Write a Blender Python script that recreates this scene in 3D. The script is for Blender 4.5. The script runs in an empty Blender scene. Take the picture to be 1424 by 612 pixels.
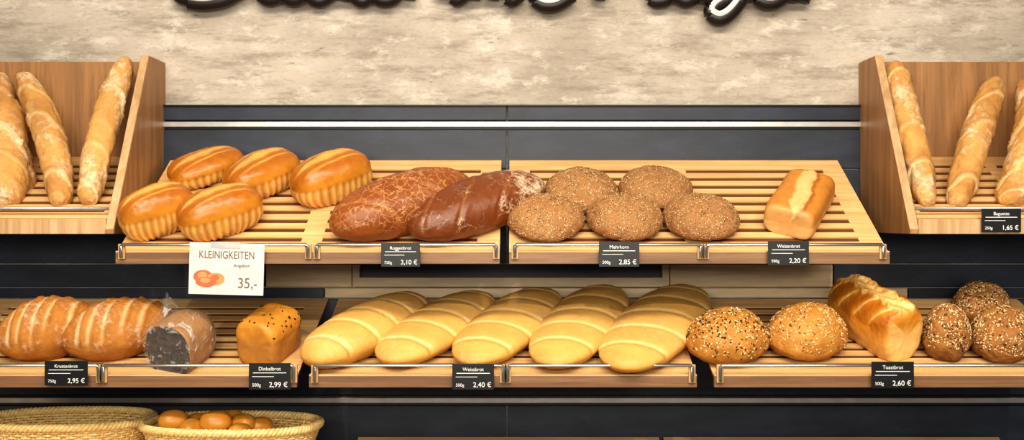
import bpy, math, random, bmesh
import numpy as np
from mathutils import Matrix, Vector
random.seed(3)
SC=bpy.context.scene
COL=SC.collection
CZ=1.45; CD=3.0; F=1500.0
SC.view_settings.view_transform='Standard'
try: SC.view_settings.look='Medium High Contrast'
except Exception as ex: print('look',ex)

def Pw(px,py,d):
    s=(CD-d)/F
    return Vector(((px-712)*s,-d,CZ-(py-306)*s))
def proj(P):
    dd=P[:,1]+CD
    return 712+F*P[:,0]/dd, 306-F*(P[:,2]-CZ)/dd
def hx(h,a=1.0):
    h=h.lstrip('#'); r=[int(h[i:i+2],16)/255 for i in (0,2,4)]
    return tuple([(c/12.92 if c<=.04045 else ((c+.055)/1.055)**2.4) for c in r]+[a])

# ---------------------------------------------------------------- materials
class NT:
    def __init__(s,name):
        s.m=bpy.data.materials.new(name); s.m.use_nodes=True
        s.t=s.m.node_tree; s.b=s.t.nodes['Principled BSDF']
    def n(s,typ,**kw):
        x=s.t.nodes.new(typ)
        for k,v in kw.items(): setattr(x,k,v)
        return x
    def l(s,a,b): s.t.links.new(a,b)
    def mix(s,fac,a,b):
        x=s.t.nodes.new('ShaderNodeMix'); x.data_type='RGBA'
        for sock,v in ((x.inputs[0],fac),(x.inputs[6],a),(x.inputs[7],b)):
            if hasattr(v,'links'): s.l(v,sock)
            else: sock.default_value=v
        return x.outputs[2]
    def math(s,op,a,b=None,clamp=False):
        x=s.t.nodes.new('ShaderNodeMath'); x.operation=op; x.use_clamp=clamp
        for i,v in enumerate((a,b)):
            if v is None: continue
            if hasattr(v,'links'): s.l(v,x.inputs[i])
            else: x.inputs[i].default_value=v
        return x.outputs[0]
    def ramp(s,v,a,b,ca=0.0,cb=1.0):
        x=s.t.nodes.new('ShaderNodeMapRange'); x.interpolation_type='SMOOTHSTEP'
        s.l(v,x.inputs[0])
        for i,q in zip((1,2,3,4),(a,b,ca,cb)): x.inputs[i].default_value=q
        return x.outputs[0]
    def coord(s,scale=(1,1,1)):
        tc=s.n('ShaderNodeTexCoord'); mp=s.n('ShaderNodeMapping'); mp.inputs['Scale'].default_value=scale
        s.l(tc.outputs['Object'],mp.inputs[0]); return mp.outputs[0]
    def noise(s,vec,scale,detail=4,rough=.55,dist=0):
        x=s.n('ShaderNodeTexNoise'); s.l(vec,x.inputs['Vector'])
        x.inputs['Scale'].default_value=scale; x.inputs['Detail'].default_value=detail
        x.inputs['Roughness'].default_value=rough; x.inputs['Distortion'].default_value=dist
        return x.outputs[0]
    def bump(s,h,strength,dist=.002):
        x=s.n('ShaderNodeBump'); s.l(h,x.inputs['Height']); x.inputs['Strength'].default_value=strength
        x.inputs['Distance'].default_value=dist; s.l(x.outputs[0],s.b.inputs['Normal'])

def plain(name,c,rough=.5,metal=0,spec=.5):
    k=NT(name); v=k.coord(); f=k.noise(v,30)
    c=hx(c); d=tuple([q*.85 for q in c[:3]]+[1])
    k.l(k.mix(k.ramp(f,.3,.7),d,c),k.b.inputs['Base Color'])
    k.b.inputs['Roughness'].default_value=rough; k.b.inputs['Metallic'].default_value=metal
    k.b.inputs['Specular IOR Level'].default_value=spec
    return k.m
def wood(name,c1,c2,sc=(1.5,40,40),rough=.45,fine=.5):
    k=NT(name); v=k.coord(sc)
    a=k.noise(v,1.6,6,.6,.6); b=k.noise(v,7,3,.6)
    col=k.mix(k.ramp(a,.3,.7),hx(c1),hx(c2))
    d=tuple([q*.7 for q in hx(c2)[:3]]+[1])
    col=k.mix(k.ramp(b,.52,.75,0,fine),col,d)
    k.l(col,k.b.inputs['Base Color']); k.b.inputs['Roughness'].default_value=rough
    k.bump(a,.15,.001); return k.m
def crust(name,c1,pale,dark,flour='#ead9bd',rough=.45,speck=None,lump=.5,fl=None,crackle=0,crk=.5,spec=.35,mott=.6,dist=.004):
    k=NT(name); v=k.coord()
    n1=k.noise(v,16,5,.65); n2=k.noise(v,70,5,.65); n3=k.noise(v,240,3,.6)
    at=k.n('ShaderNodeAttribute',attribute_name='tone'); sp=k.n('ShaderNodeSeparateColor'); k.l(at.outputs['Color'],sp.inputs[0])
    R,G,B=sp.outputs
    c=hx(c1); cd=tuple([c[0]*.66,c[1]*.52,c[2]*.42,1])
    col=k.mix(k.ramp(n1,.35,.7,0,mott),c,cd)
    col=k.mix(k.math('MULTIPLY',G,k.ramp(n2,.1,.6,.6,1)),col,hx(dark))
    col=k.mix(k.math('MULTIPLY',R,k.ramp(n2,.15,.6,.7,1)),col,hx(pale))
    h=n2
    if fl:
        fb=k.math('ADD',k.math('MULTIPLY',n1,.45),k.math('ADD',k.math('MULTIPLY',n2,.4),k.math('MULTIPLY',n3,.15)))
        fb=k.math('ADD',fb,k.math('MULTIPLY',B,.16))
        fm=k.ramp(fb,.56,.74,0,fl); fm=k.math('MULTIPLY',fm,k.ramp(B,.02,.3))
        col=k.mix(fm,col,hx(flour))
    if crackle:
        vo=k.n('ShaderNodeTexVoronoi',feature='DISTANCE_TO_EDGE')
        w=k.n('ShaderNodeMix',data_type='VECTOR')
        nn=k.n('ShaderNodeTexNoise'); k.l(v,nn.inputs['Vector']); nn.inputs['Scale'].default_value=40; nn.inputs['Detail'].default_value=3
        w.inputs[0].default_value=.05; k.l(v,w.inputs[4]); k.l(nn.outputs['Color'],w.inputs[5]); k.l(w.outputs[1],vo.inputs['Vector'])
        vo.inputs['Scale'].default_value=crackle
        cm=k.ramp(vo.outputs['Distance'],.0,.10,1,0)
        cm=k.math('MULTIPLY',cm,k.ramp(k.math('ADD',n1,k.math('MULTIPLY',B,.30)),.48,.72,0,crk))
        col=k.mix(cm,col,hx(flour)); h=k.math('SUBTRACT',h,k.math('MULTIPLY',cm,.6))
    if speck:
        for (sc,rad,dens,s1,s2) in speck:
            vo=k.n('ShaderNodeTexVoronoi'); k.l(v,vo.inputs['Vector']); vo.inputs['Scale'].default_value=sc
            s=k.n('ShaderNodeSeparateColor'); k.l(vo.outputs['Color'],s.inputs[0])
            m=k.math('MULTIPLY',k.ramp(vo.outputs['Distance'],rad*.7,rad,1,0),k.ramp(s.outputs[0],1-dens-.02,1-dens))
            m=k.math('MULTIPLY',m,k.ramp(B,.05,.3)) 
            sc_=k.mix(s.outputs[1],hx(s1),hx(s2))
            col=k.mix(m,col,sc_); h=k.math('ADD',h,k.math('MULTIPLY',m,.8))
    k.l(col,k.b.inputs['Base Color'])
    k.b.inputs['Roughness'].default_value=rough; k.b.inputs['Specular IOR Level'].default_value=spec
    k.bump(h,lump,dist)
    return k.m

M={}
M['maple']=wood('maple_wood','#e2bd86','#cda068')
M['slot']=wood('brown_base_wood','#6b4022','#512d15')
M['lipwood']=wood('edge_wood','#8d6a4a','#6c4c32')
M['oak']=wood('oak_wood','#ad8052','#8c6640',sc=(22,22,1.3),fine=.6)
M['edge']=wood('pale_edge_wood','#c8a67e','#ad895e',sc=(30,30,1.3),fine=.3)
M['steel']=plain('brushed_steel','#c8c6c2',.34,1)
M['black']=plain('black_card','#141518',.4)
M['white']=plain('white_print','#f0f0ee',.6)
M['paper']=plain('white_paper','#d8cfca',.6)
M['ink']=plain('brown_grey_ink','#6e625c',.7)
M['redink']=plain('orange_print','#cf6a44',.7)
M['redink2']=plain('light_orange_print','#dd9560',.7)
M['sign']=plain('dark_sign','#211916',.35)
M['signw']=plain('cream_sign_face','#e9e2da',.4)
M['wicker']=wood('pale_wicker','#f2da9e','#d8b26a',sc=(60,60,60),fine=.35)
M['floor']=plain('floor_tile','#8c8378',.4)
M['ceil']=plain('ceiling_paint','#e6e2da',.8)
M['seed_pale']=plain('pale_seed','#e8d0a0',.5)
M['seed_tan']=plain('tan_seed','#b88a54',.5)
M['seed_dark']=plain('dark_seed','#2a1a10',.35)
M['seed_brown']=plain('brown_seed','#6b4020',.5)

k=NT('slate_panel'); v=k.coord((1,1,3)); a=k.noise(v,4,6,.65,.4); b=k.noise(v,30,4)
col=k.mix(k.ramp(a,.3,.7),hx('#1a202c'),hx('#2b3444')); col=k.mix(k.ramp(b,.6,.8,0,.3),col,hx('#404858'))
k.l(col,k.b.inputs['Base Color']); k.b.inputs['Roughness'].default_value=.42; k.bump(b,.1,.001); M['slate']=k.m
k=NT('taupe_panel'); v=k.coord((2,1,18)); a=k.noise(v,2,6,.65,.4)
k.l(k.mix(k.ramp(a,.3,.7),hx('#b5a182'),hx('#d6c19c')),k.b.inputs['Base Color']); k.b.inputs['Roughness'].default_value=.5; M['taupe']=k.m
k=NT('weathered_concrete')
a=k.noise(k.coord((1,1,1.6)),2.2,5,.6,.0); b=k.noise(k.coord((.9,1,5.0)),5,10,.76,0); c=k.noise(k.coord((1,1,2.2)),9,9,.76,0)
e=k.noise(k.coord((1.5,1,8)),8,6,.7,.2); f=k.noise(k.coord((1,1,2.0)),60,5,.75)
col=k.mix(k.ramp(a,.3,.7),hx('#a3998b'),hx('#c8beb0'))
col=k.mix(k.ramp(b,.46,.64,0,.7),col,hx('#867b6e'))
col=k.mix(k.ramp(c,.50,.64,0,.65),col,hx('#dad2c5'))
col=k.mix(k.ramp(f,.48,.75,0,.4),col,hx('#786e62'))
col=k.mix(k.ramp(e,.63,.70,0,.75),col,hx('#5c5145'))
k.l(col,k.b.inputs['Base Color']); k.b.inputs['Roughness'].default_value=.8; k.bump(c,.25,.003); M['conc']=k.m

M['gold']=crust('glossy_golden_crust','#cd8a2a','#f0c880','#985210',rough=.30,lump=.15,spec=.5,mott=.8)
M['rye']=crust('cracked_rye_crust','#94521f','#b57c48','#6e3812','#d8a872',rough=.42,lump=.4,crackle=48,crk=.45,spec=.45,mott=.8)
M['ryed']=crust('dark_rye_crust','#7e421a','#a66e3e','#54290f','#e8d2b0',rough=.38,lump=.4,crackle=42,crk=.5,fl=.8,spec=.5,mott=.8)
M['mixed']=crust('speckled_multigrain_crust','#98683a','#b08a5c','#704624',rough=.7,lump=.8,mott=.7,
   speck=[(260,.42,.4,'#d8c09c','#6a4022')])
M['rustic']=crust('floury_wheat_crust','#cd8e3e','#ecc68c','#9c5a1a','#f0dfc2',rough=.5,lump=.4,fl=.25)
M['slash']=crust('slashed_crust','#b67a36','#e2c08a','#8a4e1c','#e8d4b4',rough=.62,lump=.6,fl=.55,spec=.22,mott=.8)
M['braid']=crust('yellow_braid_crust','#e0ae5a','#f2d598','#b4742a','#f2dfb4',rough=.48,lump=.2,mott=.4,spec=.28,fl=.25)
M['baguette']=crust('baguette_crust','#cf9a52','#f0d29a','#9c6228','#f3e2c0',rough=.55,lump=.9,fl=.6,spec=.25,mott=.9)
M['sesame']=crust('sesame_crust','#be8438','#d8a864','#8a541a',rough=.55,lump=.7)
M['sesame2']=crust('oat_sesame_crust','#c68c40','#dcac68','#8a541a',rough=.55,lump=.7)
M['darkseed']=crust('dark_seed_crust','#a4713a','#a0703c','#6e461f',rough=.7,lump=.9)
M['pan']=crust('golden_pan_crust','#d9902e','#f8d48a','#9c5412',rough=.32,lump=.4,spec=.45)
M['dots']=crust('dotted_golden_crust','#d4933a','#ac763a','#9c6226',rough=.45,lump=.3)
M['cut']=crust('cut_dark_bread','#a87c4c','#46403d','#443c38','#b9a58e',rough=.5,lump=.5,mott=.5,fl=.3)
M['roll']=crust('small_roll_crust','#f0a840','#fad888','#c47826',rough=.33,lump=.15,spec=.5,mott=.35)
k=NT('clear_film'); k.b.inputs['Base Color'].default_value=(.95,.95,.95,1); k.b.inputs['Roughness'].default_value=.08
fm_=k.noise(k.coord(),24,2,.5,2.2)
k.l(k.ramp(fm_,.56,.66,.04,.34),k.b.inputs['Alpha']); k.b.inputs['Specular IOR Level'].default_value=1.0
k.bump(fm_,1.0,.012); M['film']=k.m

# ---------------------------------------------------------------- mesh helpers
def mkobj(name,V,Fc,mat,parent=None,smooth=False,mw=None,tone=None,bevel=0,extra=None):
    me=bpy.data.meshes.new(name); me.from_pydata([tuple(map(float,p)) for p in V],[],[tuple(map(int,f)) for f in Fc]); 
    if tone is not None:
        at=me.color_attributes.new('tone','FLOAT_COLOR','POINT')
        at.data.foreach_set('color',np.asarray(tone,dtype=np.float32).ravel())
    me.materials.append(mat)
    if smooth: me.polygons.foreach_set('use_smooth',[True]*len(me.polygons))
    me.update()
    o=bpy.data.objects.new(name,me); COL.objects.link(o)
    if parent is not None: o.parent=parent
    if mw is not None: o.matrix_local=mw
    if bevel:
        b=o.modifiers.new('bevel','BEVEL'); b.width=bevel; b.segments=2; b.limit_method='ANGLE'
    if extra:
        for kk,vv in extra.items(): o[kk]=vv
    return o
def empty(name,mw,label,cat,group=None):
    o=bpy.data.objects.new(name,None); o.empty_display_size=.05; COL.objects.link(o); o.matrix_world=mw
    o['label']=label; o['category']=cat
    if group: o['group']=group
    return o
class MB:
    def __init__(s): s.V=[];s.F=[]
    def box(s,a,b):
        n=len(s.V); x0,y0,z0=a; x1,y1,z1=b
        s.V+=[(x0,y0,z0),(x1,y0,z0),(x1,y1,z0),(x0,y1,z0),(x0,y0,z1),(x1,y0,z1),(x1,y1,z1),(x0,y1,z1)]
        s.F+=[tuple(n+i for i in f) for f in ((0,3,2,1),(4,5,6,7),(0,1,5,4),(1,2,6,5),(2,3,7,6),(3,0,4,7))]
        return s
    def tube(s,pts,r,n=8,closed=False):
        pts=[Vector(p) for p in pts]; N=len(pts); b0=len(s.V)
        for i,p in enumerate(pts):
            if closed: t=(pts[(i+1)%N]-pts[i-1])
            else: t=(pts[min(i+1,N-1)]-pts[max(i-1,0)])
            t.normalize(); up=Vector((0,0,1)) if abs(t.z)<.9 else Vector((0,1,0))
            a=t.cross(up).normalized(); b=a.cross(t)
            rr=r[i] if hasattr(r,'__len__') else r
            for j in range(n):
                an=2*math.pi*j/n; s.V.append(tuple(p+(a*math.cos(an)+b*math.sin(an))*rr))
        for i in range(N if closed else N-1):
            for j in range(n):
                i2=(i+1)%N; s.F.append((b0+i*n+j,b0+i*n+(j+1)%n,b0+i2*n+(j+1)%n,b0+i2*n+j))
        if not closed:
            s.F.append(tuple(b0+j for j in range(n))[::-1]); s.F.append(tuple(b0+(N-1)*n+j for j in range(n)))
        return s
    def obj(s,name,mat,**kw): return mkobj(name,s.V,s.F,mat,**kw)

def struct(name,a,b,mat,label,bevel=0):
    o=MB().box(a,b).obj(name,mat,bevel=bevel); o['kind']='structure'; o['label']=label; o['category']='wall'; return o

# ---------------------------------------------------------------- room
struct('wall_back',(-3,0,0),(3,.12,2.95),M['conc'],'weathered grey-beige concrete wall with brown streaks')
o=struct('floor',(-3,-4.5,-.1),(3,0,0),M['floor'],'grey shop floor with plain tiles'); o['category']='floor'
o=struct('ceiling',(-3,-4.5,2.95),(3,.12,3.05),M['ceil'],'plain off-white shop ceiling'); o['category']='ceiling'
def zz(py,d): return CZ-(py-306)*(CD-d)/F
def xx(px,d): return (px-712)*(CD-d)/F
tn=[0]
def trim(px0,py0,px1,py1,d0,d1,mat,label,bevel=.001):
    tn[0]+=1
    o=struct('trim_%d'%tn[0],(xx(px0,d1),-d1,zz(py1,d1)),(xx(px1,d1),-d0,zz(py0,d1)),mat,label,bevel); o['category']='wall trim'
S_='dark slate blue wall panel'
for (a,b) in ((-700,704),(706,2100)):
    trim(a,148,b,167,0,.018,M['slate'],S_)
    trim(a,181,b,234,0,.018,M['slate'],S_)
    trim(a,236,b,366,0,.018,M['slate'],S_)
    trim(a,565,b,900,0,.018,M['slate'],S_)
    trim(a,416,b,549,0,.018,M['slate'],S_)
trim(-700,401,450,414,0,.018,M['slate'],S_)
trim(1264,401,2100,414,0,.018,M['slate'],S_)
trim(452,401,1262,414,0,.018,M['taupe'],'taupe wood-grain strip on the wall')
trim(-700,368,368,399,0,.018,M['slate'],S_)
trim(370,368,489,399,0,.018,M['taupe'],'taupe wood-grain wall panel')
trim(1160,368,2100,399,0,.018,M['slate'],S_)  # slate colour here also stands in for shadow across the band
trim(932,368,1158,399,0,.018,M['taupe'],'taupe wood-grain wall panel')
trim(490,386,931,399,0,.026,M['taupe'],'taupe wood-grain strip below a recess')
trim(490,368,500,386,0,.026,M['taupe'],'taupe recess edge strip')
trim(921,368,931,386,0,.026,M['taupe'],'taupe recess edge strip')
trim(501,368,920,386,0,.004,M['black'],'black recess back in wall')
trim(-700,145.5,2100,148,0,.024,M['black'],'dark upper edge strip on wall')
trim(-700,167.5,2100,180.5,0,.010,M['black'],'black groove behind the metal rail')
trim(-700,549.5,2100,564.5,0,.010,M['black'],'black groove behind the metal rail')
for py in (173,557): trim(-700,py-3.6,2100,py+3.6,0,.022,M['steel'],'bright metal rail along the wall')

# ---------------------------------------------------------------- shelves
class Frame:
    def __init__(s,df,pyf,db,pyb,pxl=None,pxr=None,x0=None,x1=None):
        zf=zz(pyf,df); zb=zz(pyb,db)
        s.df=df; s.x0=xx(pxl,df) if x0 is None else x0; s.x1=xx(pxr,df) if x1 is None else x1
        dy=df-db; dz=zb-zf; s.S=math.hypot(dy,dz); s.al=math.atan2(dz,dy)
        c,sn=math.cos(s.al),math.sin(s.al)
        s.M=Matrix(((1,0,0,(s.x0+s.x1)/2),(0,c,-sn,-df),(0,sn,c,zf),(0,0,0,1)))
        s.w=s.x1-s.x0; s.zf=zf
def slats(fr,par,cols=2,n=9,th=.0035,mx=.055,mid=.05,fm=.045,bm=.03,gap=.46):
    w,S=fr.w,fr.S; m=MB()
    m.box((-w/2,0,-th),(w/2,fm,0)); m.box((-w/2,S-bm,-th),(w/2,S,0))
    m.box((-w/2,fm,-th),(-w/2+mx,S-bm,0)); m.box((w/2-mx,fm,-th),(w/2,S-bm,0))
    cw=(w-2*mx-(cols-1)*mid)/cols
    for c in range(cols-1):
        x=-w/2+mx+cw*(c+1)+mid*c; m.box((x,fm,-th),(x+mid,S-bm,0))
    L=S-bm-fm; pitch=L/n; sl=pitch*gap
    for c in range(cols):
        x=-w/2+mx+(cw+mid)*c
        for i in range(n-1):
            y=fm+sl+i*pitch
            m.box((x,y,-th),(x+cw,y+pitch-sl,0))
        y=fm+sl+(n-1)*pitch; m.box((x,y,-th),(x+cw,S-bm,0))
    m.obj('slatted_board',M['maple'],parent=par)
    MB().box((-w/2+.004,.004,-th-.018),(w/2-.004,S-.002,-th)).obj('base_board',M['slot'],parent=par)
def shelf(fr,rail_py,lip_py,label,segs,group='tilted bread shelves'):
    e=empty('display_shelf',fr.M,label,'shelf',group); inv=fr.M.inverted()
    slats(fr,e)
    z0=zz(lip_py,fr.df+.012); z1=fr.zf-.001
    lip=MB().box((fr.x0,-fr.df-.012,z0),(fr.x1,-fr.df+.003,z1-.001)).obj('front_lip',M['lipwood'],parent=e,bevel=.001); lip.matrix_local=inv
    lip2=MB().box((fr.x0,-fr.df-.012,z1-.001),(fr.x1,-fr.df-.0005,z1+.003)).obj('front_edge',M['maple'],parent=e,bevel=.001); lip2.matrix_local=inv
    dr=fr.df+.022; zr=zz(rail_py,dr)
    for (a,b) in segs:
        xa,xb=xx(a,dr),xx(b,dr)
        m=MB().tube([(xa,-dr,z1-.012),(xa,-dr,zr-.004),(xa+.004,-dr,zr),(xb-.004,-dr,zr),(xb,-dr,zr-.004),(xb,-dr,z1-.012)],.0042,10)
        o=m.obj('rail',M['steel'],parent=e,smooth=True); o.matrix_local=inv
        for x in (xa,xb):
            m=MB().box((x-.008,-fr.df-.0185,z1-.016),(x+.008,-fr.df-.0118,zr+.001))
            o=m.obj('bracket',M['edge'],parent=e,bevel=.001); o.matrix_local=inv
    return e
U1=Frame(.43,350,.03,223,163,695); U2=Frame(.43,350,.03,223,708,1235)
D1=Frame(.45,521,.03,416,-120,414); D2=Frame(.45,521,.03,416,431,968); D3=Frame(.45,521,.03,416,992,1530)
B2=Frame(.45,770,.03,608,463,950); B3=Frame(.45,770,.03,608,935+22,1500)
lbl='maple slatted shelf with metal rail under '
shelf(U1,340,367,lbl+'golden and rye loaves',[(168,428),(440,690)])
shelf(U2,340,367,lbl+'round multigrain loaves',[(716,975),(982,1229)])
shelf(D1,508,539,lbl+'slashed crusty loaves',[(-115,137),(143,408)])
shelf(D2,508,539,lbl+'yellow braided loaves',[(437,700),(706,963)])
shelf(D3,508,539,lbl+'seeded and pan loaves',[(1002,1256),(1262,1525)])
shelf(B2,755,790,'empty maple slatted shelf below the metal wall rail',[(470,700),(706,940)])
shelf(B3,755,790,'empty maple slatted shelf below the metal wall rail',[(965,1200),(1210,1490)])

bz=zz(600,.4)-.125
e=empty('basket_shelf',Matrix.Translation((-1.05,-.27,bz-.02)),'flat maple shelf carrying the wicker baskets','shelf')
MB().box((-.75,-.25,0),(.56,.25,.02)).obj('board',M['maple'],parent=e,bevel=.002)
for x in (-.6,.45): MB().box((x,-.15,-.1),(x+.02,.25,0)).obj('bracket',M['steel'],parent=e)

# ---------------------------------------------------------------- baguette bins
def bin_(side):
    xo=.963*side; xe=1.60*side
    e=empty('baguette_bin',Matrix.Translation(((xo+xe)/2,0,zz(325,.39))),'open oak bin with slanted sides holding upright baguettes','display bin','baguette bins')
    inv=e.matrix_world.inverted()
    zt=CZ+.437; zb=CZ-.034; prof=[(-.002,zb),(-.39,zb),(-.39,zb+.012),(-.137,zt),(-.002,zt)]
    def panel(x0,x1):
        n=len(prof); V=[(x0,y,z) for y,z in prof]+[(x1,y,z) for y,z in prof]
        Fc=[tuple(range(n))[::-1],tuple(range(n,2*n))]+[(i,(i+1)%n,n+(i+1)%n,n+i) for i in range(n)]
        o=mkobj('side_panel',V,Fc,M['oak'],parent=e); o.matrix_local=inv
        o.data.materials.append(M['edge'])
        for p in o.data.polygons:
            if len(p.vertices)==4 and p.index in (4,5): p.material_index=1
        bm=bmesh.new(); bm.from_mesh(o.data); bmesh.ops.recalc_face_normals(bm,faces=bm.faces); bm.to_mesh(o.data); bm.free()
        b=o.modifiers.new('b','BEVEL'); b.width=.0015
    t=.022*side
    panel(*sorted((xo,xo+t))); panel(*sorted((xe-t,xe)))
    a,b=sorted((xo+t,xe-t))
    o=MB().box((a,-.055,CZ+.10),(b,-.037,CZ+.432)).obj('back_panel',M['oak'],parent=e); o.matrix_local=inv
    o=MB().box((a,-.385,zb),(b,-.372,zb+.036)).obj('front_lip',M['edge'],parent=e,bevel=.001); o.matrix_local=inv
    fr=Frame(.37,303,.057,218,x0=a+.0005,x1=b-.0005)
    te=bpy.data.objects.new('tray',None); COL.objects.link(te); te.parent=e; te.matrix_local=inv@fr.M
    slats(fr,te,cols=2,n=7,mx=.02,mid=.03,fm=.03,gap=.5)
    z=zz(290,.368)
    o=MB().tube([(a,-.368,z),(b,-.368,z)],.0045,10).obj('rail',M['steel'],parent=e,smooth=True); o.matrix_local=inv
    return fr
BL=bin_(-1); BR=bin_(1)

# ---------------------------------------------------------------- loaves
def unit(kind,seed,nu=84,nv=100):
    rs=np.random.RandomState(seed)
    p,q,flat=2.4,2.3,.38
    if kind=='braid': p,q,flat=2.4,2.0,.42; nu=130
    if kind=='split': p,q,flat=2.6,2.5,.42
    if kind in('rye','ryed'): p,q,flat=2.1,2.1,.38; nu=110
    if kind in('round','sesround'): p,q,flat=2.0,2.0,.30
    if kind=='pan': p,q,flat=7,2.4,.50; nu,nv=130,140
    if kind=='block': p,q,flat=7,3.0,.45
    if kind=='rustic': p,q,flat=9,3.6,.42; nu=100
    if kind=='slash': p,q,flat=1.9,2.0,.36; nu=120
    if kind=='cut': p,q,flat=3,2.6,.42
    if kind=='bag': p,q,flat=3.2,2.0,.5
    u=np.linspace(-np.pi/2,np.pi/2,nu+2)[1:-1]; x=np.sin(u)
    r=(1-np.abs(x)**p)**(1/p)
    if kind=='cut':
        r=np.where(x<0,1.0,r); x[:8]=-1+np.array([0,0,0,0,0,0,.001,.006]); r[:8]=[.12,.3,.5,.7,.85,.955,.975,.995]
    v=np.linspace(0,2*np.pi,nv,endpoint=False)
    X,Vv=np.meshgrid(x,v,indexing='ij'); Rr=r[:,None]*np.ones_like(Vv)
    rho=1/(np.abs(np.cos(Vv))**q+np.abs(np.sin(Vv))**q)**(1/q)
    yy=rho*np.cos(Vv); s=rho*np.sin(Vv)
    R=np.zeros_like(X);G=np.zeros_like(X);B=np.zeros_like(X); de=np.zeros_like(X)
    top=np.clip(s*2.2,0,1)
    for i in range(5):
        f=rs.uniform(1.5,5,2); ph=rs.uniform(0,6.28,2)
        de+=(.012 if kind not in('cut','braid') else .004)*np.sin(f[0]*X+ph[0])*np.sin(round(f[1])*Vv+ph[1])
    yr=yy*Rr
    if kind=='braid':
        xs=X+.02*np.sin(X*5+seed)
        phs=xs*8.6+yr*.95+rs.uniform(-.25,.25); c=np.abs(np.sin(phs)); cr=np.exp(-(c/.14)**2)
        tp=np.clip(s*2.2+.5,0,1)
        de+=(-.045*cr+.05*np.sqrt(c))*tp
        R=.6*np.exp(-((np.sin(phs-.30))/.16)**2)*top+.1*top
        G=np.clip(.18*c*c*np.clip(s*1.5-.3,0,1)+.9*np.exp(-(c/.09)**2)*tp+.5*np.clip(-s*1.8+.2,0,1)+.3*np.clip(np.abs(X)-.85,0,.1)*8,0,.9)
        B=np.clip((.35+.3*np.sin(X*5+seed))*top,0,1)
    elif kind=='split':
        nr=30; low=np.clip((.30-s)/.16,0,1)*np.clip((s+1.0)/.15,0,1)
        an=np.arctan2(yr*.8,X); rib=np.cos(an*nr+.6*np.sin(an*5))
        de+=.03*rib*low-.03*low; R=np.clip(low*(.38+.32*rib),0,1)
        w=.20*np.clip(1-X**2,0,1)*(1+.15*np.sin(X*13+seed)); cen=.1*np.sin(2*X)+.05
        dd=np.abs(yr-cen); ins=np.clip((w-dd)/.06,0,1)*(s>0)
        edge=np.exp(-((dd-w)/.045)**2)*(s>0)*np.clip(1-X**2,0,1)
        dd2=np.abs(yr-cen-.42); e2=np.exp(-(dd2/.04)**2)*(s>0)*np.clip(1-1.4*X**2,0,1)
        dd3=np.abs(yr-cen+.42); e2=e2+np.exp(-(dd3/.04)**2)*(s>0)*np.clip(1-1.4*X**2,0,1)
        de+=.05*edge-.035*ins-.02*e2
        G=np.clip((s-.35)*1.5,0,.8)*(1-ins)*(1-e2)
        R=np.maximum(R,ins*.35); R=np.maximum(R,.30*edge+.40*e2)
    elif kind=='rye':
        B=np.clip(top*.5+.1+.25*np.sin(X*3+1),0,1); G=.3*top
        c=np.abs(np.sin(X*4.4+yr*2.0)); de+=-.05*np.exp(-(c/.09)**2)*top+.025*np.exp(-((c-.4)/.15)**2)*top; B=np.clip(B+.3*np.exp(-(c/.12)**2)*top,0,1)
        R=.45*np.exp(-(c/.08)**2)*top
    elif kind=='ryed':
        c=np.abs(np.sin(X*5.0-yr*2.6+.5)); sl=np.exp(-(c/.10)**2)*top
        de+=-.06*sl+.03*np.exp(-((c-.4)/.15)**2)*top; B=np.clip(np.clip((X-.05)*1.6,0,1)*.95*top+.4*sl,0,1); G=.3*top; R=.5*sl
    elif kind in('round','sesround','oval','darkseed'):
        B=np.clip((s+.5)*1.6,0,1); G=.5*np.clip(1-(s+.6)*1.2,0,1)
        de+=.012*np.sin(X*14+3*yy)*np.sin(yy*11+rs.uniform(0,6))
        if kind=='darkseed': de+=.03*np.sin(X*4+rs.uniform(0,6))*np.cos(2*Vv)
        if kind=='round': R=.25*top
        if kind=='sesround': B=np.clip((s+.3)*1.6,0,1)
    elif kind=='rustic':
        jag=.04*np.sin(X*7)+.02*np.sin(X*19+1)
        cen=.18*X+jag; dd=np.abs(yr-cen); w=.30*np.clip(1-X**8,0,1); ins=np.clip((w-dd)/.06,0,1)*(s>0)
        edge=np.exp(-((yr-cen+w)/.05)**2)*(s>0)
        de+=.10*edge-.07*ins; R=np.clip(ins*.6+.45*edge+np.clip((-X-.85)*8,0,1)*.35+.25*(s<0),0,1); G=.9*np.exp(-((yr-cen+w+.12)/.07)**2)*(s>0)+.4*top*(1-ins)+.4*np.clip(-s,0,1); B=np.clip(.1+.2*ins,0,1)
    elif kind=='slash':
        tot=np.zeros_like(X); ed=np.zeros_like(X)
        for xk in (-.60,-.30,.0,.30,.60):
            xk+=rs.uniform(-.03,.03); d=(X-xk-rs.uniform(.38,.55)*yr); wd=rs.uniform(.035,.055)
            tot+=np.exp(-(np.abs(d)/wd)**3); ed+=np.exp(-((d-.07)/.03)**2)
        m=np.clip((s-.05)*3,0,1)*np.clip((.95-np.abs(yr))*4,0,1)
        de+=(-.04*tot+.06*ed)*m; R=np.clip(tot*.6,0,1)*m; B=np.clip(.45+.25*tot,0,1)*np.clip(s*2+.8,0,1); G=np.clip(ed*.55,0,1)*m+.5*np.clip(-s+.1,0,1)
    elif kind=='pan':
        m=np.clip((s-.05)*3.5,0,1)*np.clip((1-np.abs(X))*8,0,1)
        jag=.04*np.sin(X*9+1)+.035*np.sin(X*23)+.02*np.sin(X*43)
        al=np.arctan2(yr,np.maximum(s,.01))
        d=np.abs(al-.10-jag*1.4); ins=np.clip((.30-d)/.06,0,1)*m
        edge=np.exp(-((d-.33)/.07)**2)*m
        st=np.abs(np.sin(X*7-al*6))
        de+=.10*edge-.06*ins+.05*ins*st+.05*np.abs(np.sin(X*3.6))*m
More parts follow.
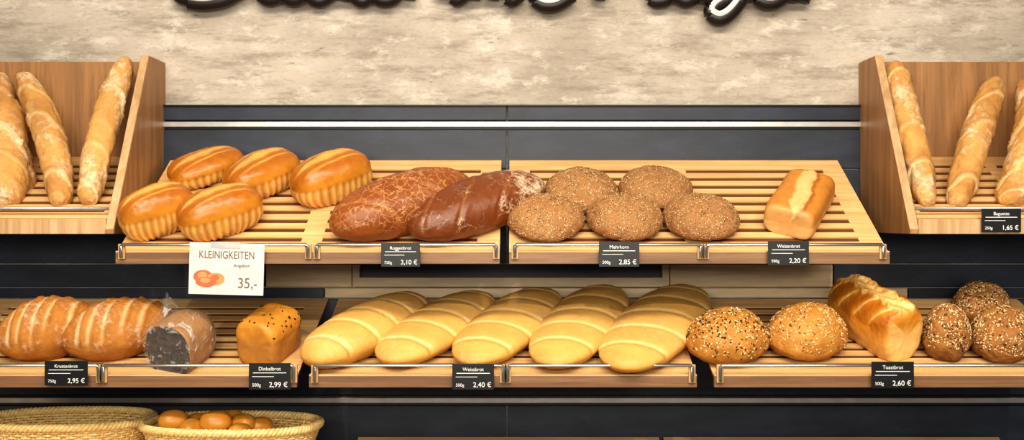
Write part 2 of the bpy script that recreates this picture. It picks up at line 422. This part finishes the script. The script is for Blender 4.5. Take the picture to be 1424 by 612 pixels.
        c2=np.abs(np.sin(X*6.5-al*2.4)); cut=np.exp(-(c2/.15)**2)*m*(1-ins)
        R=np.clip(ins*(.25+.7*st)+.45*edge,0,1)
        R=np.maximum(R,.75*cut); de+=-.045*cut+.02*m*(1-ins)*c2
        G=np.clip(.8*m*(1-ins)*c2*(1-edge)+.5*ins*(1-st),0,1)
        R=np.maximum(R,.35*np.clip(-s*1.5+.1,0,1)+.55*np.clip((-X-.88)*8,0,1)*(s<.65))
    elif kind=='block':
        de+=.16*np.clip(s,0,1); fr_=np.clip((-X-.93)*20,0,1)
        B=np.clip((s-.30)*6,0,1)*(1-fr_)
        R=np.maximum(np.clip((.30-s)*8,0,1)*.85,fr_*(s<.55)*.85); G=.15*top
        de+=-.03*np.exp(-((s-.2)/.1)**2)
    elif kind=='cut':
        R=np.zeros_like(X); R[:6,:]=1; R[6,:]=.3; B=.5*top; B[:8]=0; de[8:]+=.015*np.sin(Vv[8:]*3)
    elif kind=='bag':
        xs=X+.06*np.sin(X*9+seed)+.03*np.sin(X*23+seed)
        ph=xs*2.4-np.sin(Vv+rs.uniform(-.3,.3))*.75+rs.uniform(0,1); fr=ph-np.floor(ph)
        am=.25+.75*np.clip(.5+.9*np.sin(np.floor(ph)*2.4+seed),0,1)
        wj=.10+.035*np.sin(X*17+seed)
        sl=np.exp(-((fr-.5)/wj)**2)*am; ed=np.exp(-((fr-.66)/.05)**2)*am
        de+=(-.06*sl+.14*ed); R=np.clip(sl*.45+.1,0,1); G=np.clip(ed*.7+.3*np.abs(X)**4+.15*np.sin(X*7+seed),0,1); B=np.clip(.4+.15*sl+.35*np.sin(X*5+seed*2+Vv),0,1)
    elif kind=='roll':
        dd=np.abs(yr); ins=np.exp(-(dd/.14)**2)*(s>0)*(1-X**2); de+=-.06*ins; R=.6*ins; G=.25*top*(1-ins)
    rad=Rr*(1+de)
    Y=.5*yy*rad; Zs=s*rad
    if kind!='bag':
        Z=np.where(Zs>0,flat+(1-flat)*Zs,flat+flat*np.maximum(Zs*1.3,-1))
    else: Z=.5+.5*Zs
    Xo=.5*X*np.ones_like(Y)
    if kind=='bag': Z=Z+.2*(1-X**2)*rs.uniform(-1,1); Y=Y+.28*(1-X**2)*rs.uniform(-1,1)
    P=np.stack([Xo,Y,Z],-1).reshape(-1,3)
    T=np.stack([R,G,B,np.ones_like(R)],-1).reshape(-1,4)
    Fc=[]
    for i in range(nu-1):
        for j in range(nv):
            j2=(j+1)%nv; Fc.append((i*nv+j,i*nv+j2,(i+1)*nv+j2,(i+1)*nv+j))
    n=len(P); pf=P[:nv].mean(0); pb=P[-nv:].mean(0); pf[0]=-.5; pb[0]=.5
    P=np.vstack([P,[pf,pb]]); T=np.vstack([T,[T[0],T[-1]]])
    for j in range(nv):
        j2=(j+1)%nv; Fc.append((n,j2,j)); Fc.append((n+1,(nu-1)*nv+j,(nu-1)*nv+j2))
    T=np.clip(T,0,1)
    return P,Fc,T

texs={}
def displace(o,size,strength,kind='CLOUDS'):
    key=(size,kind)
    if key not in texs:
        t=bpy.data.textures.new('lumps',kind); t.noise_scale=size
        if kind=='CLOUDS': t.noise_depth=3
        texs[key]=t
    m=o.modifiers.new('rough_crust','DISPLACE'); m.texture=texs[key]; m.strength=strength; m.mid_level=.5; m.texture_coords='LOCAL'
def _tmpl():
    V=[(0,0,1)]; Fc=[]; n=6
    for k in (.5,-.5):
        c=math.sqrt(1-k*k)
        for j in range(n): a=2*math.pi*j/n; V.append((c*math.cos(a),c*math.sin(a),k))
    V.append((0,0,-1))
    for j in range(n):
        j2=(j+1)%n; Fc.append((0,1+j,1+j2)); Fc.append((1+j,1+n+j,1+n+j2,1+j2)); Fc.append((1+n+j,2*n+1,1+n+j2))
    return np.array(V),Fc
TV,TF=_tmpl()
def seeds(o,P,Fc,T,n,size,mats,rs,thr=.3,label=None):
    Q=np.array([f for f in Fc if len(f)==4]); a,b,c,d=[P[Q[:,i]] for i in range(4)]
    nr=np.cross(c-a,d-b); ar=np.linalg.norm(nr,axis=1); ok=T[Q[:,0],2]; w=ar*np.where(ok>thr,ok,0); w/=w.sum()
    idx=rs.choice(len(Q),n,p=w); s,t=rs.rand(n,1),rs.rand(n,1)
    C=(a[idx]*(1-s)+b[idx]*s)*(1-t)+(d[idx]*(1-s)+c[idx]*s)*t
    N=nr[idx]/ar[idx][:,None]
    cen=P.mean(0); sg=np.sign(((C-cen)*N).sum(1)); N*=sg[:,None]
    rv=rs.randn(n,3); X=np.cross(N,rv); X/=np.linalg.norm(X,axis=1)[:,None]; Y=np.cross(N,X)
    sc=rs.uniform(.8,1.2,(n,1))*size
    V=C[:,None,:]+TV[None,:,0:1]*(X*sc)[:,None,:]+TV[None,:,1:2]*(Y*sc*.55)[:,None,:]+TV[None,:,2:3]*(N*sc*.35)[:,None,:]
    m=len(TV); FF=[]
    for i in range(n):
        FF+= [tuple(q+i*m for q in f) for f in TF]
    so=mkobj('seeds',V.reshape(-1,3),FF,M[mats[0][0]],parent=o,smooth=True)
    for k_,_ in mats[1:]: so.data.materials.append(M[k_])
    pr=np.array([w_ for _,w_ in mats],float); mi=rs.choice(len(mats),n,p=pr/pr.sum())
    so.data.polygons.foreach_set('material_index',np.repeat(mi,len(TF)).astype(np.int32))
    so['kind']='stuff'; so['label']=label or 'scattered crust seeds'
    return so

cnt=[0]
def loaf(kind,name,mat,fr,bbox,head,asp,H0,label,cat='bread',group=None,hmin=.75,hmax=1.35,seed=None,sd=None,disp=None):
    cnt[0]+=1
    P,Fc,T=unit(kind,cnt[0] if seed is None else seed)
    x0,y0,x1,y1=bbox; tw,th=x1-x0,y1-y0; tcx,tcy=(x0+x1)/2,(y0+y1)/2
    sc0=F/(CD-.28); h=math.radians(head)
    L=tw/sc0/(abs(math.cos(h))+asp*abs(math.sin(h))); H=H0
    lx=(tcx-712)/sc0-fr.M[0][3]; ly=fr.S*.5
    sub=P[::7]
    def mat_(): return fr.M@Matrix.Translation((lx,ly,0))@Matrix.Rotation(h,4,'Z')
    for it in range(60):
        Mw=np.array(mat_()); W=sub*np.array([L,L*asp,H]); Wd=W@Mw[:3,:3].T+Mw[:3,3]
        a,b=proj(Wd); w=a.max()-a.min(); hh=b.max()-b.min(); cx=(a.max()+a.min())/2; cy=(b.max()+b.min())/2
        lx+=(tcx-cx)/sc0*.7; ly-=(tcy-cy)/sc0/.5*.35
        L*=(tw/w)**.5; H=min(max(H*(th/hh)**.5,H0*hmin),H0*hmax)
    P2=P*np.array([L,L*asp,H])
    o=mkobj(name,P2,Fc,mat,smooth=True,tone=T); o.matrix_world=mat_()
    o['label']=label; o['category']=cat
    if group: o['group']=group
    if disp: displace(o,*disp)
    if sd: seeds(o,P2,Fc,T,sd[0],sd[1],sd[2],np.random.RandomState(cnt[0]),label=sd[3] if len(sd)>3 else None)
    return o,(L,L*asp,H)

g='golden split loaves'; lb='glossy golden split-top loaf with pale fluted base'
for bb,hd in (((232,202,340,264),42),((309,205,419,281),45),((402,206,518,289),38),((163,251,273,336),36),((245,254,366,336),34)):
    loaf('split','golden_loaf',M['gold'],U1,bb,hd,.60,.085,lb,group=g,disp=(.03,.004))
loaf('rye','rye_loaf',M['rye'],U1,(458,232,658,336),35,.45,.10,'long reddish-brown rye loaf with fine flour cracks',group='rye loaves',disp=(.04,.006))
loaf('ryed','rye_loaf',M['ryed'],U1,(566,236,758,336),37,.43,.095,'long reddish-brown rye loaf with floury white end',group='rye loaves',disp=(.04,.006))
g='round multigrain loaves'; lb='round brown multigrain loaf speckled with flakes and seeds'
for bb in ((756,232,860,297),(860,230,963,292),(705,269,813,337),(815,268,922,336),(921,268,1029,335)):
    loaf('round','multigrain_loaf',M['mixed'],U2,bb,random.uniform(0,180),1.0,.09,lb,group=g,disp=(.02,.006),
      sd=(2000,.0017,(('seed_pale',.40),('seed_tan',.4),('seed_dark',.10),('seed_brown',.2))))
loaf('rustic','wheat_loaf',M['rustic'],U2,(1062,235,1161,333),62,.56,.10,'small square-ended wheat loaf with floury split top',disp=(.03,.003))
g='slashed crusty loaves'
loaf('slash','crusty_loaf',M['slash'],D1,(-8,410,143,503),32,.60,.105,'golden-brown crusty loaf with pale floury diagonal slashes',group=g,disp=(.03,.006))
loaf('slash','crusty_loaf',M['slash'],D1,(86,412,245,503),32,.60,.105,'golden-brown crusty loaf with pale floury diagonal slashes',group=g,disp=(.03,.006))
o,(L,W,H)=loaf('cut','wrapped_half_loaf',M['cut'],D1,(203,430,300,521),72,.86,.125,'halved dark loaf in clear plastic wrap with its cut face showing')
P,Fc,T=unit('cut',77,110,120)
Q=P*np.array([L*1.05,W*1.07,H*1.06]); Q[:,0]-=.003
a=np.arctan2(Q[:,2]-H/2,Q[:,1]); Q[:,1]*=1+.025*np.sin(a*9+Q[:,0]*60); Q[:,2]=np.maximum(Q[:,2]*(1+.02*np.sin(a*7+Q[:,0]*80)),.0005)
dd_=np.sqrt((Q[:,1]-W*.12)**2+(Q[:,0]+L*.22)**2); up_=(Q[:,2]>H*.6)
Q[:,2]+=up_*.055*np.exp(-(dd_/.022)**1.3)*(1+.15*np.sin(np.arctan2(Q[:,0]+L*.22,Q[:,1]-W*.12)*7))
mkobj('plastic_wrap',Q,Fc,M['film'],parent=o,smooth=True,extra={'label':'crinkled clear plastic wrap'})
loaf('block','spelt_loaf',M['dots'],D1,(328,427,419,506),70,.80,.14,'square brown loaf with golden domed top dotted by black seeds',
   disp=(.03,.005),sd=(40,.0042,(('seed_dark',1),),'scattered black seeds'))
g='long braided loaves'; lb='long matte golden loaf with shallow diagonal cuts'
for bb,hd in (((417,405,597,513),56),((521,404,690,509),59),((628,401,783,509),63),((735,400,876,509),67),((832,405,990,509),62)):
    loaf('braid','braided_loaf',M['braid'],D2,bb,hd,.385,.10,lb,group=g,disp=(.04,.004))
loaf('sesround','seeded_loaf',M['sesame'],D3,(953,427,1070,508),20,.86,.115,'rounded loaf covered in sesame and linseed',group='seeded loaves',disp=(.03,.008),
   sd=(900,.0036,(('seed_pale',.5),('seed_dark',.42),('seed_tan',.2))))
loaf('sesround','seeded_loaf',M['sesame2'],D3,(1065,420,1179,503),35,.86,.115,'rounded golden loaf covered in pale sesame',group='seeded loaves',disp=(.03,.008),
   sd=(900,.0033,(('seed_pale',.55),('seed_tan',.35),('seed_brown',.12))))
loaf('pan','pan_loaf',M['pan'],D3,(1150,384,1283,503),112,.50,.15,'tall glossy golden pan loaf with rugged split top',disp=(.03,.006))
g='dark seeded loaves'; lb='dark oval loaf crusted with coarse mixed seeds'
for bb,hd in (((1324,392,1404,450),60),((1281,422,1351,503),72),((1346,424,1440,505),60)):
    loaf('darkseed','dark_seeded_loaf',M['darkseed'],D3,bb,hd,.74,.105,lb,group=g,disp=(.025,.012),
      sd=(1400,.0034,(('seed_pale',.5),('seed_dark',.16),('seed_tan',.45),('seed_brown',.12))))

def bag(pb,pt,db,dt,rad,seed,dark=0):
    a=Pw(*pb,db); b=Pw(*pt,dt); L=(b-a).length; X=(b-a).normalized()
    n=Vector((0,-1,0)); Y=n.cross(X).normalized(); Z=X.cross(Y)
    P,Fc,T=unit('bag',seed,150,50)
    T[:,1]=np.clip(T[:,1]+dark,0,1)
    Q=P-np.array([0,0,.5]); Q=Q*np.array([L,rad*2,rad*2])
    o=mkobj('baguette',Q,Fc,M['baguette'],smooth=True,tone=T)
    displace(o,.025,.009)
    c=(a+b)/2
    o.matrix_world=Matrix(((X.x,Y.x,Z.x,c.x),(X.y,Y.y,Z.y,c.y),(X.z,Y.z,Z.z,c.z),(0,0,0,1)))
    o['label']='crisp golden baguette with diagonal slashes leaning in oak bin'; o['category']='baguette'; o['group']='upright baguettes'
bag((86,287),(31,104),.315,.115,.038,101,.12)
bag((122,285),(176,82),.315,.115,.036,102,-.15)
bag((10,287),(8,140),.310,.125,.052,103)
bag((40,270),(-2,104),.22,.10,.034,104,.5)
bag((-55,287),(-30,110),.315,.115,.040,105,.2)
bag((1291,287),(1244,88),.315,.115,.037,106)
bag((1329,289),(1385,110),.315,.115,.038,107,.12)
bag((1400,289),(1440,130),.310,.12,.050,108)
bag((1415,270),(1425,112),.21,.10,.032,109,.4)

# ---------------------------------------------------------------- text helper
def text(s,size,mat,par,loc,name='lettering',ax='CENTER',ext=.0003,sx=1):
    cu=bpy.data.curves.new('t','FONT'); cu.body=s; cu.size=size; cu.align_x=ax; cu.extrude=ext
    t=bpy.data.objects.new('t',cu); COL.objects.link(t); dg=bpy.context.evaluated_depsgraph_get(); dg.update()
    me=bpy.data.meshes.new_from_object(t.evaluated_get(dg)); bpy.data.objects.remove(t)
    me.materials.clear(); me.materials.append(mat)
    o=bpy.data.objects.new(name,me); COL.objects.link(o); o.parent=par
    o.matrix_local=Matrix.Translation(loc)@Matrix.Rotation(math.pi/2,4,'X')@Matrix.Diagonal((sx,1,1,1)); return o
def tag(px0,py0,px1,py1,d,words,g_,price,holder):
    a=Pw(px0,py1,d); b=Pw(px1,py0,d); w=b.x-a.x; h=b.z-a.z
    e=empty('price_tag',Matrix.Translation(((a.x+b.x)/2,-d,a.z)),'black price card with white print on rail '+holder,'price tag','black price cards')
    MB().box((-w/2,0,0),(w/2,.0015,h)).obj('card',M['black'],parent=e,bevel=.0004)
    MB().box((-w*.12,.0015,h*.55),(w*.12,.006,h*.95)).obj('clip',M['steel'],parent=e)
    text(words,h*.2,M['white'],e,(0,-.0006,h*.72),sx=.95)
    text(g_,h*.17,M['white'],e,(-w*.42,-.0006,h*.12),ax='LEFT')
    text(price,h*.27,M['white'],e,(w*.44,-.0006,h*.10),ax='RIGHT')
    m=MB(); m.box((-w*.40,-.0006,h*.62),(w*.40,0,h*.645)); m.box((-w*.42,-.0006,h*.48),(w*.1,0,h*.50)); m.obj('printed_lines',M['white'],parent=e)
du=.458; dl=.478
tag(530,338,584,371,du,'Roggenbrot','750g','3,10 €','below rye')
tag(833,336,889,371,du,'Mehrkorn','500g','2,85 €','below multigrain')
tag(1068,335,1125,369,du,'Weizenbrot','500g','2,20 €','below wheat')
tag(1365,290,1420,323,.392,'Baguette','250g','1,65 €','below baguettes')
tag(62,502,122,536,dl,'Krustenbrot','750g','2,95 €','below crusty')
tag(346,505,404,542,dl,'Dinkelbrot','500g','2,99 €','below spelt')
tag(629,506,687,542,dl,'Weissbrot','500g','2,40 €','below braids')
tag(1212,503,1271,540,dl,'Toastbrot','500g','2,60 €','below toast')
a=Pw(262,410,du+.004); b=Pw(366,338,du+.004); w=b.x-a.x; h=b.z-a.z
e=empty('offer_card',Matrix.Translation(((a.x+b.x)/2,-du-.004,a.z))@Matrix.Rotation(math.radians(1.5),4,'Y'),'white paper offer card with bread picture and price 35','sign')
MB().box((-w/2,0,0),(w/2,.001,h)).obj('card',M['paper'],parent=e)
MB().box((-w*.22,-.001,h*.9),(w*.18,.0055,h*1.02)).obj('clip',M['steel'],parent=e)
text('KLEINIGKEITEN',h*.21,M['ink'],e,(0,-.0006,h*.70),sx=.74)
text('35,-',h*.28,M['ink'],e,(w*.42,-.0006,h*.14),ax='RIGHT',sx=.9)
text('Angebot',h*.09,M['ink'],e,(w*.2,-.0006,h*.54))
for n_,(cx,cz,rx,rz,mt) in enumerate(((-.31,.34,.13,.13,'redink'),(-.14,.30,.12,.12,'redink2'),(-.27,.24,.14,.10,'redink'))):
    def ell(f,yo,dx=0,dz=0): return [((cx+dx)*w+rx*f*w*math.cos(t*math.pi/12),yo,(cz+dz)*h+rz*f*h*math.sin(t*math.pi/12)) for t in range(24)]
    y0=-.0004-.0003*n_
    ob=mkobj('printed_bread',ell(1,y0)+ell(.5,y0-.0001,-.01,.03),[tuple(range(24)),tuple(range(24,48))],M[mt],parent=e)
    ob.data.materials.append(M['redink2' if mt=='redink' else 'redink']); ob.data.polygons[1].material_index=1

# ---------------------------------------------------------------- sign
se=empty('wall_sign',Matrix.Translation((0,0,zz(0,.0))),'dark raised script lettering with cream faces on concrete wall','sign'); sinv=se.matrix_world.inverted()
def smooth_pts(pts,n=10):
    out=[]; p=[np.array(q,float) for q in pts]; p=[2*p[0]-p[1]]+p+[2*p[-1]-p[-2]]
    for i in range(1,len(p)-2):
        for t in np.linspace(0,1,n,endpoint=False):
            out.append(.5*((2*p[i])+(-p[i-1]+p[i+1])*t+(2*p[i-1]-5*p[i]+4*p[i+1]-p[i+2])*t*t+(-p[i-1]+3*p[i]-3*p[i+1]+p[i+2])*t**3))
    out.append(p[-2]); return out
letters=[
 [[(322,-95),(300,-45),(283,-15),(266,-3),(252,-6),(246,-16)],[(283,-90),(340,-88),(345,-60),(310,-50),(334,-38),(338,-18),(314,-2),(285,4),(262,2)]],
 [[(405,-42),(375,-40),(362,-15),(374,-2),(392,-12),(405,-42),(399,-8),(411,-2),(422,-12)]],
 [[(462,-38),(438,-38),(430,-12),(443,0),(462,-10)]],
 [[(498,-90),(482,-40),(473,0)],[(510,-40),(488,-20),(502,0),(516,-10)]],
 [[(522,-18),(548,-28),(540,-42),(524,-28),(526,-4),(543,-2),(556,-14)]],
 [[(576,-40),(570,-20),(566,-1)],[(570,-25),(584,-38),(600,-34)]],
 [[(618,-40),(614,-6)],[(616,-20),(630,-38),(638,-25),(634,-2),(648,-10)]],
 [[(664,-40),(656,-1)],[(660,-20),(682,-38),(686,-20),(682,-1)],[(686,-20),(706,-38),(714,-24),(710,-1),(724,-10)]],
 [[(744,-18),(772,-26),(764,-40),(746,-28),(748,1),(770,6),(796,-8)]],
 [[(830,-1),(850,-90),(880,-24),(925,-90),(908,-10),(920,0),(934,-8)]],
 [[(966,-42),(950,-36),(942,-12),(954,0),(970,-12),(980,-42),(976,-10),(990,-4)]],
 [[(1004,-40),(1006,-18),(1016,-10),(1030,-22)],[(1040,-42),(1030,-5),(1016,16),(1001,25),(990,18),(998,6),(1020,-4),(1048,-10)]],
 [[(1056,-16),(1078,-26),(1072,-40),(1058,-28),(1058,-2),(1074,3),(1090,-6)]],
 [[(1106,-40),(1098,2)],[(1102,-20),(1116,-34),(1122,-24),(1114,2)]],
]
for i,L_ in enumerate(letters):
    m=MB(); m2=MB()
    for st in L_:
        sp=smooth_pts(st)
        def T3(pts,d,oy=0): return [Pw(px,py+oy,d) for px,py in pts]
        m.tube(T3(sp,.03,0),.0235,14); m2.tube(T3(sp,.045,-6),.0080,10)
    for mm in (m,m2):
        c=(-.03 if mm is m else -.0465)
        mm.V=[(x,c+(y-(-.03 if mm is m else -.045))*(.75 if mm is m else .35),z) for x,y,z in mm.V]
    lo=m.obj('letter',M['sign'],parent=se,smooth=True); lo.matrix_local=sinv
    m2.obj('letter_face',M['signw'],parent=lo,smooth=True)

# ---------------------------------------------------------------- baskets
def basket(px,wid,dep,d,label,rot=0,hh=0):
    cx=xx(px,d); base=bz; h=zz(600,.4)-base+hh
    e=empty('wicker_basket',Matrix.Translation((cx,-d,base))@Matrix.Rotation(math.radians(rot),4,'Z'),label,'basket','wicker baskets')
    def ring(z,off=0,k=0,ph=0,n=300,sc=1):
        t=z/h; s=.78+.22*t; out=[]
        for i in range(n):
            a=2*math.pi*i/n; c,sn=math.cos(a),math.sin(a); q=2.4
            rr=1/(abs(c)**q+abs(sn)**q)**(1/q)
            o_=off*math.cos(k*a+ph)
            out.append(((wid/2*s*sc+o_)*rr*c,(dep/2*s*sc+o_)*rr*sn,z))
        return out
    m=MB(); rows=19
    for r in range(rows):
        m.tube(ring(.004+(h-.010)*r/(rows-1),.0028,36,math.pi*(r%2)),.0033,6,True)
    for i in range(72):
        pts=[]
        for z in np.linspace(.002,h-.004,5):
            rg=ring(z,n=72); pts.append(rg[i])
        m.tube(pts,.0024,6)
    m.obj('woven_wall',M['wicker'],parent=e,smooth=True)
    m=MB()
    for ph in (0,math.pi*2/3,math.pi*4/3):
        rg=ring(h,.006,40,ph,n=384); rg=[(x,y,z+.006*math.sin(40*2*math.pi*i/384+ph)) for i,(x,y,z) in enumerate(rg)]
        m.tube(rg,.0055,6,True)
    m.obj('rim',M['wicker'],parent=e,smooth=True)
    V=ring(.004,n=60)+ring(.010,n=60); n=60
    Fc=[tuple(range(n))[::-1],tuple(range(n,2*n))]+[(i,(i+1)%n,n+(i+1)%n,n+i) for i in range(n)]
    mkobj('basket_base',V,Fc,M['wicker'],parent=e)
basket(92,.43,.26,.235,'oval pale wicker basket, empty, on maple shelf',rot=3)
basket(323,.435,.26,.30,'oval pale wicker basket filled with small rolls',rot=-2)
def roll(px,py,d,sz,hd,lab='small golden glazed roll in a wicker basket'):
    cnt[0]+=1
    P,Fc,T=unit('roll',cnt[0],48,56); p=Pw(px,py,d)
    o=mkobj('bread_roll',P*np.array(sz)-np.array([0,0,sz[2]/2]),Fc,M['roll'],smooth=True,tone=T)
    o.matrix_world=Matrix.Translation(p)@Matrix.Rotation(math.radians(hd),4,'Z')@Matrix.Rotation(math.radians(random.uniform(-10,10)),4,'X')
    o['label']=lab; o['category']='roll'; o['group']='rolls in the basket'
roll(241,583,.31,(.074,.056,.048),20); roll(300,585,.33,(.078,.058,.05),10); roll(338,587,.30,(.066,.052,.042),-25)
roll(321,582,.25,(.07,.055,.045),60); roll(362,591,.28,(.062,.05,.040),30); roll(268,595,.33,(.07,.055,.045),50); roll(276,586,.24,(.066,.052,.042),0)
roll(262,620,.30,(.11,.08,.06),0); roll(320,620,.30,(.11,.08,.06),40); roll(375,624,.29,(.11,.08,.06),10)
roll(240,618,.24,(.10,.08,.06),70); roll(333,600,.35,(.07,.055,.04),80)

# ---------------------------------------------------------------- lights
def area(loc,tgt,sx,sy,pw,col):
    l=bpy.data.lights.new('lamp','AREA'); l.shape='RECTANGLE'; l.size=sx; l.size_y=sy; l.energy=pw; l.color=col
    o=bpy.data.objects.new('area_light',l); COL.objects.link(o); o.location=loc
    o.rotation_euler=(Vector(tgt)-Vector(loc)).to_track_quat('-Z','Y').to_euler()
area((0,-1.9,2.85),(0,0,1.2),3.2,.25,54,(1,.90,.76))
area((0,-3.3,1.75),(0,0,.9),2.6,.4,48,(1,.92,.79))  # added frontal fill, no fixture, brightens the lower shelves and baskets
for x in (-1.3,-.75,-.2,.4,1.0,1.5):
    l=bpy.data.lights.new('spot','SPOT'); l.energy=48; l.color=(1,.89,.73); l.spot_size=math.radians(34); l.spot_blend=.8; l.shadow_soft_size=.02
    o=bpy.data.objects.new('spot_light',l); COL.objects.link(o); o.location=(x,-2.4,2.45)
    o.rotation_euler=(Vector((x,-.25,1.08))-o.location).to_track_quat('-Z','Y').to_euler()
for x in (-.8,-.1,.75):
    l=bpy.data.lights.new('spot','SPOT'); l.energy=9; l.color=(1,.89,.75); l.spot_size=math.radians(38); l.spot_blend=.9; l.shadow_soft_size=.02
    o=bpy.data.objects.new('wall_spot_light',l); COL.objects.link(o); o.location=(x,-1.0,2.85)
    o.rotation_euler=(Vector((x,0,1.85))-o.location).to_track_quat('-Z','Y').to_euler()
w=bpy.data.worlds.new('w'); SC.world=w; w.use_nodes=True
w.node_tree.nodes['Background'].inputs[0].default_value=(1,.96,.92,1); w.node_tree.nodes['Background'].inputs[1].default_value=.2

cam=bpy.data.cameras.new('camera'); co=bpy.data.objects.new('camera',cam); COL.objects.link(co)
co.location=(0,-CD,CZ); co.rotation_euler=(math.pi/2,0,0); cam.sensor_width=36; cam.lens=36*F/1424; SC.camera=co
